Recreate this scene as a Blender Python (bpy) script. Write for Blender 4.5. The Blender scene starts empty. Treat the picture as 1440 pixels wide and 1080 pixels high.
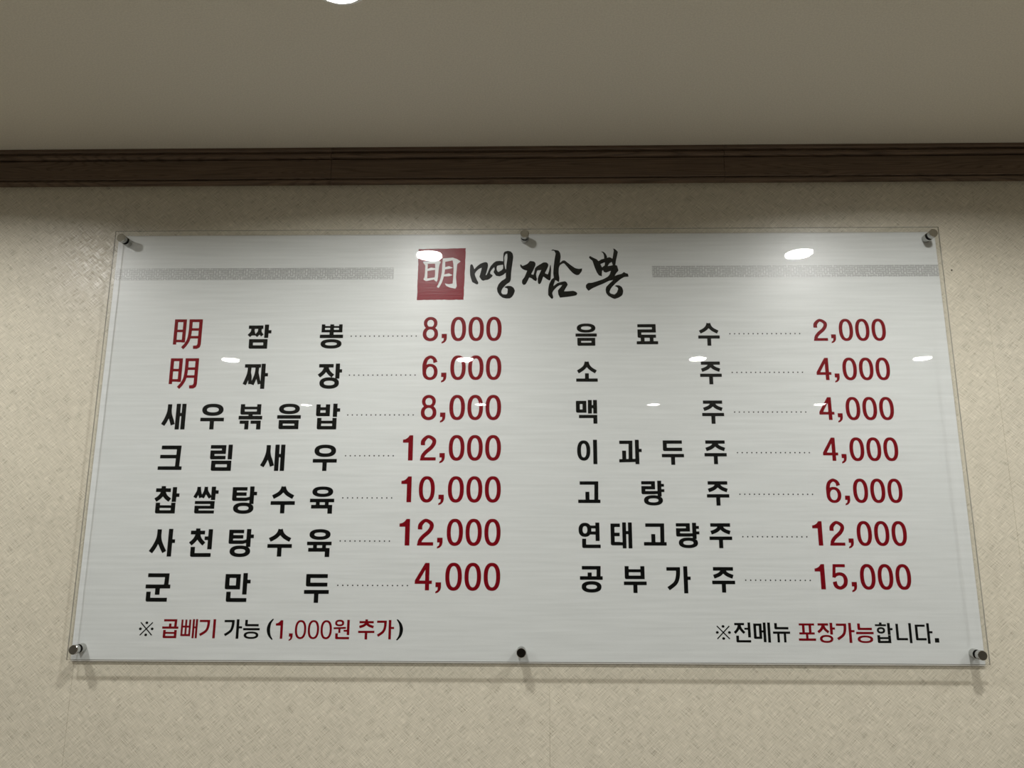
import bpy, bmesh, math, random
from mathutils import Matrix, Vector
from mathutils.geometry import tessellate_polygon

random.seed(7)
D = bpy.data
C = bpy.context.scene.collection
scene = bpy.context.scene

# ------------------------------------------------------------------ camera
# metres; x to the right, y into the sign wall, z up. The sign's clear front
# panel is the plane y = 0, centred on x = 0, from z = 1.25 to z = 2.15.
X0, Z0 = -0.9, 1.25
BW, BH = 1.8, 0.9
WALL_Y = 0.0225
CEIL_Z = 2.347
cam_data = D.cameras.new('camera')
cam = D.objects.new('camera', cam_data)
C.objects.link(cam)
cam_data.sensor_width = 36.0
cam_data.lens = 36.0 * 1060.0 / 1440.0
cam_data.clip_start = 0.02
right = Vector((0.999832, 0.018186, 0.002305))
up = Vector((0.001431, -0.202805, 0.979218))
fwd = Vector((-0.018275, 0.979050, 0.202797))
cam.matrix_world = Matrix(((right.x, up.x, -fwd.x, 0.0058),
                           (right.y, up.y, -fwd.y, -1.5475),
                           (right.z, up.z, -fwd.z, 1.4831),
                           (0, 0, 0, 1)))
scene.camera = cam

# ------------------------------------------------------------------ world, exposure
world = D.worlds.new('world')
scene.world = world
world.use_nodes = True
bg = world.node_tree.nodes['Background']
bg.inputs[0].default_value = (0.9, 0.85, 0.78, 1)
bg.inputs[1].default_value = 0.02
scene.view_settings.view_transform = 'Standard'
scene.view_settings.look = 'None'
scene.view_settings.exposure = 0.0
scene.view_settings.gamma = 1.0
scene.view_settings.use_curve_mapping = False

LAMP_W = 8.5            # each downlight's beam
LAMP_SPREAD = 160
DISC = 70.0             # the lit diffuser of each downlight
LIGHT_COL = (1.0, 0.985, 0.955)

# ------------------------------------------------------------------ materials
def new_mat(name):
    m = D.materials.new(name)
    m.use_nodes = True
    nt = m.node_tree
    return m, nt, nt.nodes['Principled BSDF']

def N(nt, t, **kw):
    n = nt.nodes.new(t)
    for k, v in kw.items():
        setattr(n, k, v)
    return n

def plain(name, col, rough=0.5, metal=0.0, **inp):
    m, nt, b = new_mat(name)
    b.inputs['Base Color'].default_value = (*col, 1)
    b.inputs['Roughness'].default_value = rough
    b.inputs['Metallic'].default_value = metal
    for k, v in inp.items():
        b.inputs[k.replace('_', ' ')].default_value = v
    # faint procedural mottling
    tc = N(nt, 'ShaderNodeTexCoord')
    no = N(nt, 'ShaderNodeTexNoise')
    no.inputs['Scale'].default_value = 60
    mr = N(nt, 'ShaderNodeMapRange')
    mr.inputs['To Min'].default_value = max(0.0, rough - 0.03)
    mr.inputs['To Max'].default_value = min(1.0, rough + 0.03)
    nt.links.new(tc.outputs['Object'], no.inputs['Vector'])
    nt.links.new(no.outputs['Fac'], mr.inputs['Value'])
    nt.links.new(mr.outputs['Result'], b.inputs['Roughness'])
    return m

def ramp(nt, stops):
    r = N(nt, 'ShaderNodeValToRGB')
    e = r.color_ramp.elements
    while len(e) > 1:
        e.remove(e[0])
    for i, (p, c) in enumerate(stops):
        el = e[0] if i == 0 else e.new(p)
        el.position = p
        el.color = (*c, 1) if len(c) == 3 else c
    return r

def thread_layer(nt, tc, angle, seed, along=40, across=900):
    mp = N(nt, 'ShaderNodeMapping')
    mp.inputs['Rotation'].default_value = (0, math.radians(angle), 0)
    mp.inputs['Location'].default_value = (seed, 0, seed * 2)
    mp2 = N(nt, 'ShaderNodeMapping')
    mp2.inputs['Scale'].default_value = (along, 1, across)
    no = N(nt, 'ShaderNodeTexNoise')
    no.inputs['Scale'].default_value = 1.0
    no.inputs['Detail'].default_value = 1.0
    nt.links.new(tc.outputs['Object'], mp.inputs['Vector'])
    nt.links.new(mp.outputs['Vector'], mp2.inputs['Vector'])
    nt.links.new(mp2.outputs['Vector'], no.inputs['Vector'])
    return no

def wallpaper():
    m, nt, b = new_mat('crosshatch_wallpaper')
    L = nt.links.new
    tc = N(nt, 'ShaderNodeTexCoord')
    a = thread_layer(nt, tc, 42, 3.1)
    c = thread_layer(nt, tc, -42, 7.7)
    mx = N(nt, 'ShaderNodeMath', operation='MAXIMUM')
    L(a.outputs['Fac'], mx.inputs[0]); L(c.outputs['Fac'], mx.inputs[1])
    mn = N(nt, 'ShaderNodeMath', operation='MINIMUM')
    L(a.outputs['Fac'], mn.inputs[0]); L(c.outputs['Fac'], mn.inputs[1])
    ad = N(nt, 'ShaderNodeMath', operation='ADD')
    L(mx.outputs[0], ad.inputs[0]); L(mn.outputs[0], ad.inputs[1])
    ht = N(nt, 'ShaderNodeMath', operation='MULTIPLY')
    L(ad.outputs[0], ht.inputs[0]); ht.inputs[1].default_value = 0.5
    big = N(nt, 'ShaderNodeTexNoise'); big.inputs['Scale'].default_value = 9
    L(tc.outputs['Object'], big.inputs['Vector'])
    r = ramp(nt, [(0.33, (0.27, 0.245, 0.19)), (0.44, (0.45, 0.42, 0.335)), (0.56, (0.525, 0.49, 0.395)), (0.66, (0.63, 0.59, 0.485))])
    L(ht.outputs[0], r.inputs['Fac'])
    mixc = N(nt, 'ShaderNodeMix', data_type='RGBA', blend_type='MULTIPLY')
    mixc.inputs['Factor'].default_value = 0.25
    L(r.outputs['Color'], mixc.inputs[6])
    r2 = ramp(nt, [(0.35, (0.8, 0.8, 0.8)), (0.65, (1, 1, 1))])
    L(big.outputs['Fac'], r2.inputs['Fac'])
    L(r2.outputs['Color'], mixc.inputs[7])
    L(mixc.outputs[2], b.inputs['Base Color'])
    # lustrous threads
    rr = ramp(nt, [(0.5, (0.62, 0.62, 0.62)), (0.66, (0.3, 0.3, 0.3))])
    L(mx.outputs[0], rr.inputs['Fac'])
    L(rr.outputs['Color'], b.inputs['Roughness'])
    b.inputs['Specular IOR Level'].default_value = 0.5
    bp = N(nt, 'ShaderNodeBump')
    bp.inputs['Strength'].default_value = 0.25
    bp.inputs['Distance'].default_value = 0.0005
    L(ht.outputs[0], bp.inputs['Height'])
    L(bp.outputs['Normal'], b.inputs['Normal'])
    return m

def ceiling_paper():
    m, nt, b = new_mat('ceiling_paper')
    L = nt.links.new
    tc = N(nt, 'ShaderNodeTexCoord')
    no = N(nt, 'ShaderNodeTexNoise'); no.inputs['Scale'].default_value = 320; no.inputs['Detail'].default_value = 3
    L(tc.outputs['Object'], no.inputs['Vector'])
    r = ramp(nt, [(0.35, (0.52, 0.49, 0.415)), (0.65, (0.585, 0.55, 0.465))])
    L(no.outputs['Fac'], r.inputs['Fac'])
    L(r.outputs['Color'], b.inputs['Base Color'])
    b.inputs['Roughness'].default_value = 0.75
    b.inputs['Specular IOR Level'].default_value = 0.25
    bp = N(nt, 'ShaderNodeBump'); bp.inputs['Strength'].default_value = 0.15; bp.inputs['Distance'].default_value = 0.0008
    L(no.outputs['Fac'], bp.inputs['Height']); L(bp.outputs['Normal'], b.inputs['Normal'])
    return m

def wood(name, shift, grainy):
    m, nt, b = new_mat(name)
    L = nt.links.new
    tc = N(nt, 'ShaderNodeTexCoord')
    mp = N(nt, 'ShaderNodeMapping')
    mp.inputs['Location'].default_value = (shift, 0, shift * 0.37)
    mp.inputs['Scale'].default_value = (0.9, 1.0, 26.0)
    L(tc.outputs['Object'], mp.inputs['Vector'])
    nz = N(nt, 'ShaderNodeTexNoise'); nz.inputs['Scale'].default_value = 1.1; nz.inputs['Detail'].default_value = 1
    L(mp.outputs['Vector'], nz.inputs['Vector'])
    mul = N(nt, 'ShaderNodeMath', operation='MULTIPLY'); mul.inputs[1].default_value = 46 if grainy else 20
    L(nz.outputs['Fac'], mul.inputs[0])
    fr = N(nt, 'ShaderNodeMath', operation='FRACT'); L(mul.outputs[0], fr.inputs[0])
    mp2 = N(nt, 'ShaderNodeMapping'); mp2.inputs['Scale'].default_value = (12, 60, 900)
    L(tc.outputs['Object'], mp2.inputs['Vector'])
    n2 = N(nt, 'ShaderNodeTexNoise'); n2.inputs['Scale'].default_value = 1; n2.inputs['Detail'].default_value = 3
    L(mp2.outputs['Vector'], n2.inputs['Vector'])
    r1 = ramp(nt, [(0.0, (0.082, 0.056, 0.037)), (0.3, (0.138, 0.098, 0.068)), (0.85, (0.126, 0.089, 0.061)), (1.0, (0.082, 0.056, 0.037))])
    L(fr.outputs[0], r1.inputs['Fac'])
    r2 = ramp(nt, [(0.35, (0.72, 0.72, 0.72)), (0.65, (1.15, 1.1, 1.05))])
    L(n2.outputs['Fac'], r2.inputs['Fac'])
    mx = N(nt, 'ShaderNodeMix', data_type='RGBA', blend_type='MULTIPLY'); mx.inputs['Factor'].default_value = 1
    L(r1.outputs['Color'], mx.inputs[6]); L(r2.outputs['Color'], mx.inputs[7])
    L(mx.outputs[2], b.inputs['Base Color'])
    b.inputs['Roughness'].default_value = 0.5
    b.inputs['Specular IOR Level'].default_value = 0.3
    bp = N(nt, 'ShaderNodeBump'); bp.inputs['Strength'].default_value = 0.2; bp.inputs['Distance'].default_value = 0.0005
    L(n2.outputs['Fac'], bp.inputs['Height']); L(bp.outputs['Normal'], b.inputs['Normal'])
    return m

def clear_face():
    """clear acrylic sheet: looks through, mirrors a little, finely scratched"""
    m = D.materials.new('clear_acrylic')
    m.use_nodes = True
    nt = m.node_tree
    nt.nodes.remove(nt.nodes['Principled BSDF'])
    out = nt.nodes['Material Output']
    L = nt.links.new
    tc = N(nt, 'ShaderNodeTexCoord')
    mp = N(nt, 'ShaderNodeMapping'); mp.inputs['Scale'].default_value = (18, 1, 420)
    L(tc.outputs['Object'], mp.inputs['Vector'])
    sc = N(nt, 'ShaderNodeTexNoise'); sc.inputs['Scale'].default_value = 1; sc.inputs['Detail'].default_value = 3
    L(mp.outputs['Vector'], sc.inputs['Vector'])
    bp = N(nt, 'ShaderNodeBump'); bp.inputs['Strength'].default_value = 0.35; bp.inputs['Distance'].default_value = 0.0006
    # wiping scratches running across one another
    tot = sc.outputs['Fac']
    for ang, off in ((38, 2.0), (-55, 5.0)):
        ma = N(nt, 'ShaderNodeMapping'); ma.inputs['Rotation'].default_value = (0, math.radians(ang), 0)
        mb_ = N(nt, 'ShaderNodeMapping'); mb_.inputs['Scale'].default_value = (14, 1, 330); mb_.inputs['Location'].default_value = (off, 0, off)
        ns = N(nt, 'ShaderNodeTexNoise'); ns.inputs['Scale'].default_value = 1; ns.inputs['Detail'].default_value = 2; ns.inputs['Distortion'].default_value = 0.4
        L(tc.outputs['Object'], ma.inputs['Vector']); L(ma.outputs['Vector'], mb_.inputs['Vector']); L(mb_.outputs['Vector'], ns.inputs['Vector'])
        ml = N(nt, 'ShaderNodeMath', operation='MULTIPLY_ADD'); ml.inputs[1].default_value = 0.6
        L(ns.outputs['Fac'], ml.inputs[0]); L(tot, ml.inputs[2])
        tot = ml.outputs[0]
    L(tot, bp.inputs['Height'])
    # a slow ripple of the sheet itself
    wv = N(nt, 'ShaderNodeTexNoise'); wv.inputs['Scale'].default_value = 6; wv.inputs['Detail'].default_value = 1
    L(tc.outputs['Object'], wv.inputs['Vector'])
    bw = N(nt, 'ShaderNodeBump'); bw.inputs['Strength'].default_value = 0.05; bw.inputs['Distance'].default_value = 0.001
    L(wv.outputs['Fac'], bw.inputs['Height'])
    tr = N(nt, 'ShaderNodeBsdfTransparent'); tr.inputs['Color'].default_value = (0.985, 0.99, 0.987, 1)
    gl = N(nt, 'ShaderNodeBsdfGlossy'); gl.inputs['Roughness'].default_value = 0.015
    L(bw.outputs['Normal'], gl.inputs['Normal'])
    haze = N(nt, 'ShaderNodeBsdfGlossy'); haze.inputs['Roughness'].default_value = 0.31
    L(bp.outputs['Normal'], haze.inputs['Normal'])
    hm = N(nt, 'ShaderNodeMixShader'); hm.inputs['Fac'].default_value = 0.19
    L(gl.outputs[0], hm.inputs[1]); L(haze.outputs[0], hm.inputs[2])
    # thin-sheet reflectance: the same at the entering and at the leaving face
    geo = N(nt, 'ShaderNodeNewGeometry')
    ior = N(nt, 'ShaderNodeMapRange')
    ior.inputs['To Min'].default_value = 1.42
    ior.inputs['To Max'].default_value = 1 / 1.42
    L(geo.outputs['Backfacing'], ior.inputs['Value'])
    fr = N(nt, 'ShaderNodeFresnel')
    L(ior.outputs['Result'], fr.inputs['IOR'])
    mx = N(nt, 'ShaderNodeMixShader')
    L(fr.outputs[0], mx.inputs['Fac']); L(tr.outputs[0], mx.inputs[1]); L(hm.outputs[0], mx.inputs[2])
    L(mx.outputs[0], out.inputs['Surface'])
    return m

def painted_lit_edge(src):
    """the backing sheet: the same clear acrylic, its bright lit edge line painted in"""
    m = src.copy(); m.name = 'acrylic_painted_lit_edge'
    nt = m.node_tree
    out = nt.nodes['Material Output']
    prev = out.inputs['Surface'].links[0].from_socket
    df = N(nt, 'ShaderNodeBsdfDiffuse'); df.inputs['Color'].default_value = (0.78, 0.77, 0.72, 1)  # pale colour stands in for light caught along the panel's lower edge
    mx = N(nt, 'ShaderNodeMixShader'); mx.inputs['Fac'].default_value = 0.45
    nt.links.new(prev, mx.inputs[1]); nt.links.new(df.outputs[0], mx.inputs[2])
    nt.links.new(mx.outputs[0], out.inputs['Surface'])
    return m

def clear_edge():
    m = D.materials.new('acrylic_polished_edge')
    m.use_nodes = True
    nt = m.node_tree
    nt.nodes.remove(nt.nodes['Principled BSDF'])
    out = nt.nodes['Material Output']
    L = nt.links.new
    tc = N(nt, 'ShaderNodeTexCoord')
    no = N(nt, 'ShaderNodeTexNoise'); no.inputs['Scale'].default_value = 12
    L(tc.outputs['Object'], no.inputs['Vector'])
    r = ramp(nt, [(0.3, (0.36, 0.35, 0.33)), (0.7, (0.52, 0.51, 0.48))])
    L(no.outputs['Fac'], r.inputs['Fac'])
    tr = N(nt, 'ShaderNodeBsdfTransparent'); L(r.outputs['Color'], tr.inputs['Color'])
    gl = N(nt, 'ShaderNodeBsdfGlossy'); gl.inputs['Roughness'].default_value = 0.12
    mx = N(nt, 'ShaderNodeMixShader'); mx.inputs['Fac'].default_value = 0.25
    L(tr.outputs[0], mx.inputs[1]); L(gl.outputs[0], mx.inputs[2])
    L(mx.outputs[0], out.inputs['Surface'])
    return m

def print_sheet():
    m, nt, b = new_mat('white_printed_film')
    L = nt.links.new
    tc = N(nt, 'ShaderNodeTexCoord')
    mp = N(nt, 'ShaderNodeMapping'); mp.inputs['Scale'].default_value = (6, 1, 150)
    L(tc.outputs['Object'], mp.inputs['Vector'])
    no = N(nt, 'ShaderNodeTexNoise'); no.inputs['Scale'].default_value = 1; no.inputs['Detail'].default_value = 4
    L(mp.outputs['Vector'], no.inputs['Vector'])
    r = ramp(nt, [(0.3, (0.545, 0.56, 0.555)), (0.7, (0.61, 0.625, 0.62))])
    L(no.outputs['Fac'], r.inputs['Fac'])
    L(r.outputs['Color'], b.inputs['Base Color'])
    b.inputs['Roughness'].default_value = 0.4
    b.inputs['Specular IOR Level'].default_value = 0.35
    b.inputs['Coat Weight'].default_value = 0.0
    b.inputs['Coat Roughness'].default_value = 0.14
    bp = N(nt, 'ShaderNodeBump'); bp.inputs['Strength'].default_value = 0.25; bp.inputs['Distance'].default_value = 0.0006
    L(no.outputs['Fac'], bp.inputs['Height']); L(bp.outputs['Normal'], b.inputs['Normal'])
    return m

def fret_mat():
    """fine grey key-fret print of the two border strips"""
    m, nt, b = new_mat('grey_fret_print')
    L = nt.links.new
    tc = N(nt, 'ShaderNodeTexCoord')
    mp = N(nt, 'ShaderNodeMapping'); mp.inputs['Rotation'].default_value = (math.radians(90), 0, 0)
    L(tc.outputs['Object'], mp.inputs['Vector'])
    br = N(nt, 'ShaderNodeTexBrick')
    br.inputs['Scale'].default_value = 1.0
    br.inputs['Brick Width'].default_value = 0.013
    br.inputs['Row Height'].default_value = 0.0044
    br.inputs['Mortar Size'].default_value = 0.0011
    br.inputs['Color1'].default_value = (0.50, 0.51, 0.505, 1)
    br.inputs['Color2'].default_value = (0.40, 0.41, 0.405, 1)
    br.inputs['Mortar'].default_value = (0.33, 0.335, 0.33, 1)
    L(mp.outputs['Vector'], br.inputs['Vector'])
    mp2 = N(nt, 'ShaderNodeMapping'); mp2.inputs['Rotation'].default_value = (math.radians(90), 0, math.radians(90))
    L(tc.outputs['Object'], mp2.inputs['Vector'])
    b2 = N(nt, 'ShaderNodeTexBrick')
    b2.inputs['Scale'].default_value = 1.0
    b2.inputs['Brick Width'].default_value = 0.009
    b2.inputs['Row Height'].default_value = 0.0055
    b2.inputs['Mortar Size'].default_value = 0.0011
    b2.inputs['Color1'].default_value = (0.52, 0.53, 0.525, 1)
    b2.inputs['Color2'].default_value = (0.43, 0.44, 0.435, 1)
    b2.inputs['Mortar'].default_value = (0.33, 0.335, 0.33, 1)
    L(mp2.outputs['Vector'], b2.inputs['Vector'])
    ck = N(nt, 'ShaderNodeTexChecker'); ck.inputs['Scale'].default_value = 60
    L(mp.outputs['Vector'], ck.inputs['Vector'])
    mx = N(nt, 'ShaderNodeMix', data_type='RGBA')
    L(ck.outputs['Fac'], mx.inputs['Factor']); L(br.outputs['Color'], mx.inputs[6]); L(b2.outputs['Color'], mx.inputs[7])
    L(mx.outputs[2], b.inputs['Base Color'])
    b.inputs['Roughness'].default_value = 0.4
    b.inputs['Coat Weight'].default_value = 0.0
    b.inputs['Coat Roughness'].default_value = 0.14
    return m

def ink(name, col):
    return plain(name, col, 0.7, Specular_IOR_Level=0.03)

M = {}
M['wallpaper'] = wallpaper()
M['ceiling'] = ceiling_paper()
M['woodA'] = wood('oak_grain_moulding', 0.3, True)
M['woodB'] = wood('oak_plain_moulding', 4.3, False)
M['woodC'] = wood('oak_figured_moulding', 9.1, True)
M['clear'] = clear_face()
M['edge'] = clear_edge()
M['painted_lit_edge'] = painted_lit_edge(M['clear'])
M['sheet'] = print_sheet()
M['fret'] = fret_mat()
M['black'] = ink('black_ink', (0.002, 0.0025, 0.002))
M['red'] = ink('red_ink', (0.155, 0.0006, 0.005))
M['stamp'] = ink('seal_red_ink', (0.19, 0.003, 0.012))
M['white'] = ink('white_ink', (0.66, 0.68, 0.675))
M['dot'] = ink('grey_dot_ink', (0.02, 0.022, 0.022))
M['chrome'] = plain('polished_chrome', (0.50, 0.50, 0.48), 0.07, 1.0)
M['rubber'] = plain('black_rubber', (0.01, 0.01, 0.01), 0.6)
M['trim'] = plain('white_lamp_trim', (0.75, 0.75, 0.73), 0.4)
M['floor'] = plain('grey_brown_floor', (0.30, 0.28, 0.245), 0.45)
M['plaster'] = plain('beige_plaster', (0.50, 0.47, 0.41), 0.8)
M['dark'] = plain('dark_brown_plaster', (0.10, 0.085, 0.07), 0.7)
M['iron'] = plain('dark_iron', (0.05, 0.045, 0.04), 0.5, 0.6)
md, nt, b = new_mat('lit_diffuser')
b.inputs['Base Color'].default_value = (0.9, 0.9, 0.9, 1)
b.inputs['Emission Color'].default_value = (1.0, 0.97, 0.95, 1)
b.inputs['Emission Strength'].default_value = DISC
M['lamp'] = md

# ------------------------------------------------------------------ helpers
def link_mesh(name, verts, faces, mats, parent=None, face_mats=None):
    me = D.meshes.new(name)
    me.from_pydata(verts, [], faces)
    for mm in (mats if isinstance(mats, (list, tuple)) else [mats]):
        me.materials.append(mm)
    if face_mats:
        for p, i in zip(me.polygons, face_mats):
            p.material_index = i
    me.update()
    o = D.objects.new(name, me)
    C.objects.link(o)
    if parent:
        o.parent = parent
    return o

def box_geo(x0, y0, z0, x1, y1, z1):
    v = [(x, y, z) for x in (x0, x1) for y in (y0, y1) for z in (z0, z1)]
    f = [(0, 1, 3, 2), (4, 6, 7, 5), (0, 4, 5, 1), (2, 3, 7, 6), (0, 2, 6, 4), (1, 5, 7, 3)]
    return v, f

def box(name, lo, hi, mat, parent=None):
    v, f = box_geo(*lo, *hi)
    return link_mesh(name, v, f, mat, parent)

def empty(name, loc, label=None, cat=None, group=None):
    o = D.objects.new(name, None)
    o.empty_display_size = 0.05
    C.objects.link(o)
    o.location = loc
    if label: o['label'] = label
    if cat: o['category'] = cat
    if group: o['group'] = group
    return o

def structure(o):
    o['kind'] = 'structure'
    return o

def lathe_y(name, profile, mat, parent, seg=40, smooth=True, hollow=False):
    """profile = [(radius, y)], turned about the y axis"""
    v, f = [], []
    for r, y in profile:
        for k in range(seg):
            a = 2 * math.pi * k / seg
            v.append((r * math.cos(a), y, r * math.sin(a)))
    for i in range(len(profile) - 1):
        for k in range(seg):
            k2 = (k + 1) % seg
            f.append((i * seg + k, i * seg + k2, (i + 1) * seg + k2, (i + 1) * seg + k))
    if not hollow:
        f.append(tuple(range(seg)))
        f.append(tuple(reversed(range((len(profile) - 1) * seg, len(profile) * seg))))
    o = link_mesh(name, v, f, mat, parent)
    bm = bmesh.new(); bm.from_mesh(o.data)
    bmesh.ops.recalc_face_normals(bm, faces=bm.faces)
    bm.to_mesh(o.data); bm.free()
    if smooth:
        for p in o.data.polygons:
            p.use_smooth = len(p.vertices) == 4
        try:
            o.data.set_sharp_from_angle(angle=math.radians(35))
        except Exception:
            pass
    return o

# ------------------------------------------------------------------ the room
RX0, RX1, RY0 = -3.6, 3.9, -9.0
structure(box('floor', (RX0, RY0, -0.05), (RX1, WALL_Y + 0.1, 0.0), M['floor']))
structure(box('ceiling', (RX0, RY0, CEIL_Z), (RX1, WALL_Y + 0.1, CEIL_Z + 0.06), M['ceiling']))
structure(box('wall_left', (RX0 - 0.1, RY0, 0.0), (RX0, WALL_Y + 0.1, CEIL_Z), M['plaster']))
structure(box('wall_right', (RX1, RY0, 0.0), (RX1 + 0.1, WALL_Y + 0.1, CEIL_Z), M['plaster']))
structure(box('wall_front', (RX0, RY0 - 0.1, 0.0), (RX1, RY0, CEIL_Z), M['dark']))
wall = structure(box('wall_back', (RX0, WALL_Y, 0.0), (RX1, WALL_Y + 0.1, CEIL_Z), M['wallpaper']))
# paper-hanging strips with hairline butt seams
seams = [-3.6, -2.75, -1.823 , -0.8965, 0.0515, 0.997, 1.93, 2.87, 3.9]
for a, bx in zip(seams[:-1], seams[1:]):
    box('wallpaper_strip', (a + 0.0005, WALL_Y - 0.0005, 0.001), (bx - 0.0005, WALL_Y + 0.002, CEIL_Z - 0.001), M['wallpaper'], wall)

# crown moulding, three lengths butted together
prof = [(0.0, 2.3465), (0.0250, 2.3465), (0.0250, 2.3400), (0.0235, 2.3385), (0.0190, 2.3380), (0.0190, 2.3360), (0.0205, 2.3352),
        (0.0235, 2.3315), (0.0225, 2.3265), (0.0200, 2.3250), (0.0150, 2.3246), (0.0115, 2.3240), (0.0115, 2.3222),
        (0.0158, 2.3210), (0.0158, 2.2775), (0.0148, 2.2765), (0.0108, 2.2760), (0.0108, 2.2745), (0.0145, 2.2735),
        (0.0152, 2.2705), (0.0138, 2.2678), (0.0, 2.2672)]
def moulding(name, x0, x1, mat):
    n = len(prof)
    v = [(x, WALL_Y - 0.0006 - p, z) for x in (x0, x1) for p, z in prof]
    f = [(i, (i + 1) % n, n + (i + 1) % n, n + i) for i in range(n)]
    f += [tuple(reversed(range(n))), tuple(range(n, 2 * n))]
    return structure(link_mesh(name, v, f, mat))
moulding('trim_1', RX0 + 0.001, -0.4312, M['woodA'])
moulding('trim_2', -0.4304, 0.4480, M['woodB'])
moulding('trim_3', 0.4488, RX1 - 0.001, M['woodC'])

# ------------------------------------------------------------------ downlights
def downlight(x, y, label):
    t = empty('ceiling_downlight', (x, y, CEIL_Z), label, 'ceiling light', 'round ceiling downlights')
    seg = 40
    # trim ring
    pr = [(0.0375, -0.0345), (0.0380, -0.0395), (0.0405, -0.0415), (0.047, -0.0390), (0.049, -0.0345)]
    v, f = [], []
    for r, z in pr:
        for k in range(seg):
            a = 2 * math.pi * k / seg
            v.append((r * math.cos(a), r * math.sin(a), z))
    n = len(pr)
    for i in range(n):
        for k in range(seg):
            k2 = (k + 1) % seg
            j = (i + 1) % n
            f.append((i * seg + k, i * seg + k2, j * seg + k2, j * seg + k))
    link_mesh('trim_ring', v, f, M['trim'], t)
    v = [(0.0370 * math.cos(2 * math.pi * k / seg), 0.0370 * math.sin(2 * math.pi * k / seg), z) for z in (-0.0375, -0.0348) for k in range(seg)]
    f = [tuple(reversed(range(seg))), tuple(range(seg, 2 * seg))] + [(k, (k + 1) % seg, seg + (k + 1) % seg, seg + k) for k in range(seg)]
    link_mesh('diffuser', v, f, M['lamp'], t)
    v = [(0.047 * math.cos(2 * math.pi * k / seg), 0.047 * math.sin(2 * math.pi * k / seg), z) for z in (-0.0344, -0.0004) for k in range(seg)]
    f = [tuple(reversed(range(seg))), tuple(range(seg, 2 * seg))] + [(k, (k + 1) % seg, seg + (k + 1) % seg, seg + k) for k in range(seg)]
    link_mesh('can', v, f, M['trim'], t)
    ld = D.lights.new('downlight_beam', 'AREA')
    ld.shape = 'DISK'
    ld.size = 0.072
    ld.energy = LAMP_W
    ld.color = LIGHT_COL
    ld.spread = math.radians(LAMP_SPREAD)
    lo = D.objects.new('downlight_beam', ld)
    C.objects.link(lo)
    lo.parent = t
    lo.location = (0, 0, -0.0425)
    return t

cols = [(-1.385, 'far left'), (-0.279, 'left of centre'), (0.808, 'right of centre'), (1.845, 'far right')]
rows = [(-0.557, 'in the row nearest the sign'), (-1.885, 'in the middle row'),
        (-3.13, 'in the row farthest from the sign')]
for ry, rl in rows:
    for cx, cl in cols:
        downlight(cx if (ry, cl) != (rows[0][0], 'far left') else -1.27, ry, 'round white ceiling downlight, %s, %s' % (cl, rl))

# ------------------------------------------------------------------ the sign
sign = empty('menu_sign', (0, 0, Z0), 'wide white menu board behind clear acrylic, black dish names, red prices', 'menu board')
# all children below are placed in the sign's own frame: x from its centre, z from its lower edge
PANEL_T = 0.0042
def panel(name, x0, x1, z0, z1, y0, y1, face):
    v, f = box_geo(x0, y0, z0, x1, y1, z1)
    fm = [1, 1, 0, 0, 1, 1]
    return link_mesh(name, v, f, [face, M['edge']], sign, fm)
front = panel('front_panel', -0.9, 0.9, 0.0, BH, 0.0, PANEL_T, M['clear'])
for v_ in front.data.vertices:          # the loose sheet leans out a touch at the top
    v_.co.y -= 0.0015 * v_.co.z / BH
SHEET_Y = 0.0178
box('printed_sheet', (-0.9015, SHEET_Y, -0.0015), (0.9005, SHEET_Y + 0.0006, 0.8960), M['sheet'], sign)
panel('back_panel', -0.9015, 0.9005, -0.0050, 0.8965, SHEET_Y + 0.0007, WALL_Y - 0.0007, M['painted_lit_edge'])

# standoffs
for i, (sx, sz) in enumerate([(0.0218, 0.8783), (0.9041, 0.8827), (1.7800, 0.8796), (0.0197, 0.0207), (0.8963, 0.0192), (1.7791, 0.0187)]):
    t = D.objects.new('standoff', None)
    C.objects.link(t); t.parent = sign
    t.location = (sx - 0.9, -0.0015 * sz / BH, sz)
    lathe_y('cap', [(0.0084, -0.0145), (0.0092, -0.0137), (0.0092, -0.0044), (0.0086, -0.0038)], M['chrome'], t)
    lathe_y('washer', [(0.0080, -0.0039), (0.0080, -0.0001)], M['rubber'], t)
    lathe_y('barrel', [(0.0086, PANEL_T + 0.0002), (0.0090, PANEL_T + 0.0010), (0.0090, SHEET_Y - 0.0002)], M['chrome'], t)

# ------------------------------------------------------------------ lettering
# Each glyph is a list of closed outlines in units of 1/100 of its cell width
# (y downwards); an outline may carry holes: (outer, [hole, ...]).
def rect(x0, y0, x1, y1):
    return ([(x0, y0), (x1, y0), (x1, y1), (x0, y1)], [])

def ell(cx, cy, rx, ry, e=2.0, n=40):
    pts = []
    for k in range(n):
        a = 2 * math.pi * k / n
        c, s = math.cos(a), math.sin(a)
        pts.append((cx + rx * math.copysign(abs(c) ** (2 / e), c), cy + ry * math.copysign(abs(s) ** (2 / e), s)))
    return pts

def ring(x0, y0, x1, y1, th, tv, e=2.3):
    cx, cy, rx, ry = (x0 + x1) / 2, (y0 + y1) / 2, (x1 - x0) / 2, (y1 - y0) / 2
    return [(ell(cx, cy, rx, ry, e), [ell(cx, cy, rx - tv, ry - th, e)])]

def catmull(P, n=8):
    out = []
    Q = [P[0]] + list(P) + [P[-1]]
    for i in range(1, len(Q) - 2):
        for k in range(n):
            t = k / n
            row = []
            for d in range(len(P[0])):
                a, b_, c, d_ = Q[i - 1][d], Q[i][d], Q[i + 1][d], Q[i + 2][d]
                row.append(0.5 * (2 * b_ + (c - a) * t + (2 * a - 5 * b_ + 4 * c - d_) * t * t + (3 * b_ - a - 3 * c + d_) * t ** 3))
            out.append(tuple(row))
    out.append(tuple(P[-1]))
    return out

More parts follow.
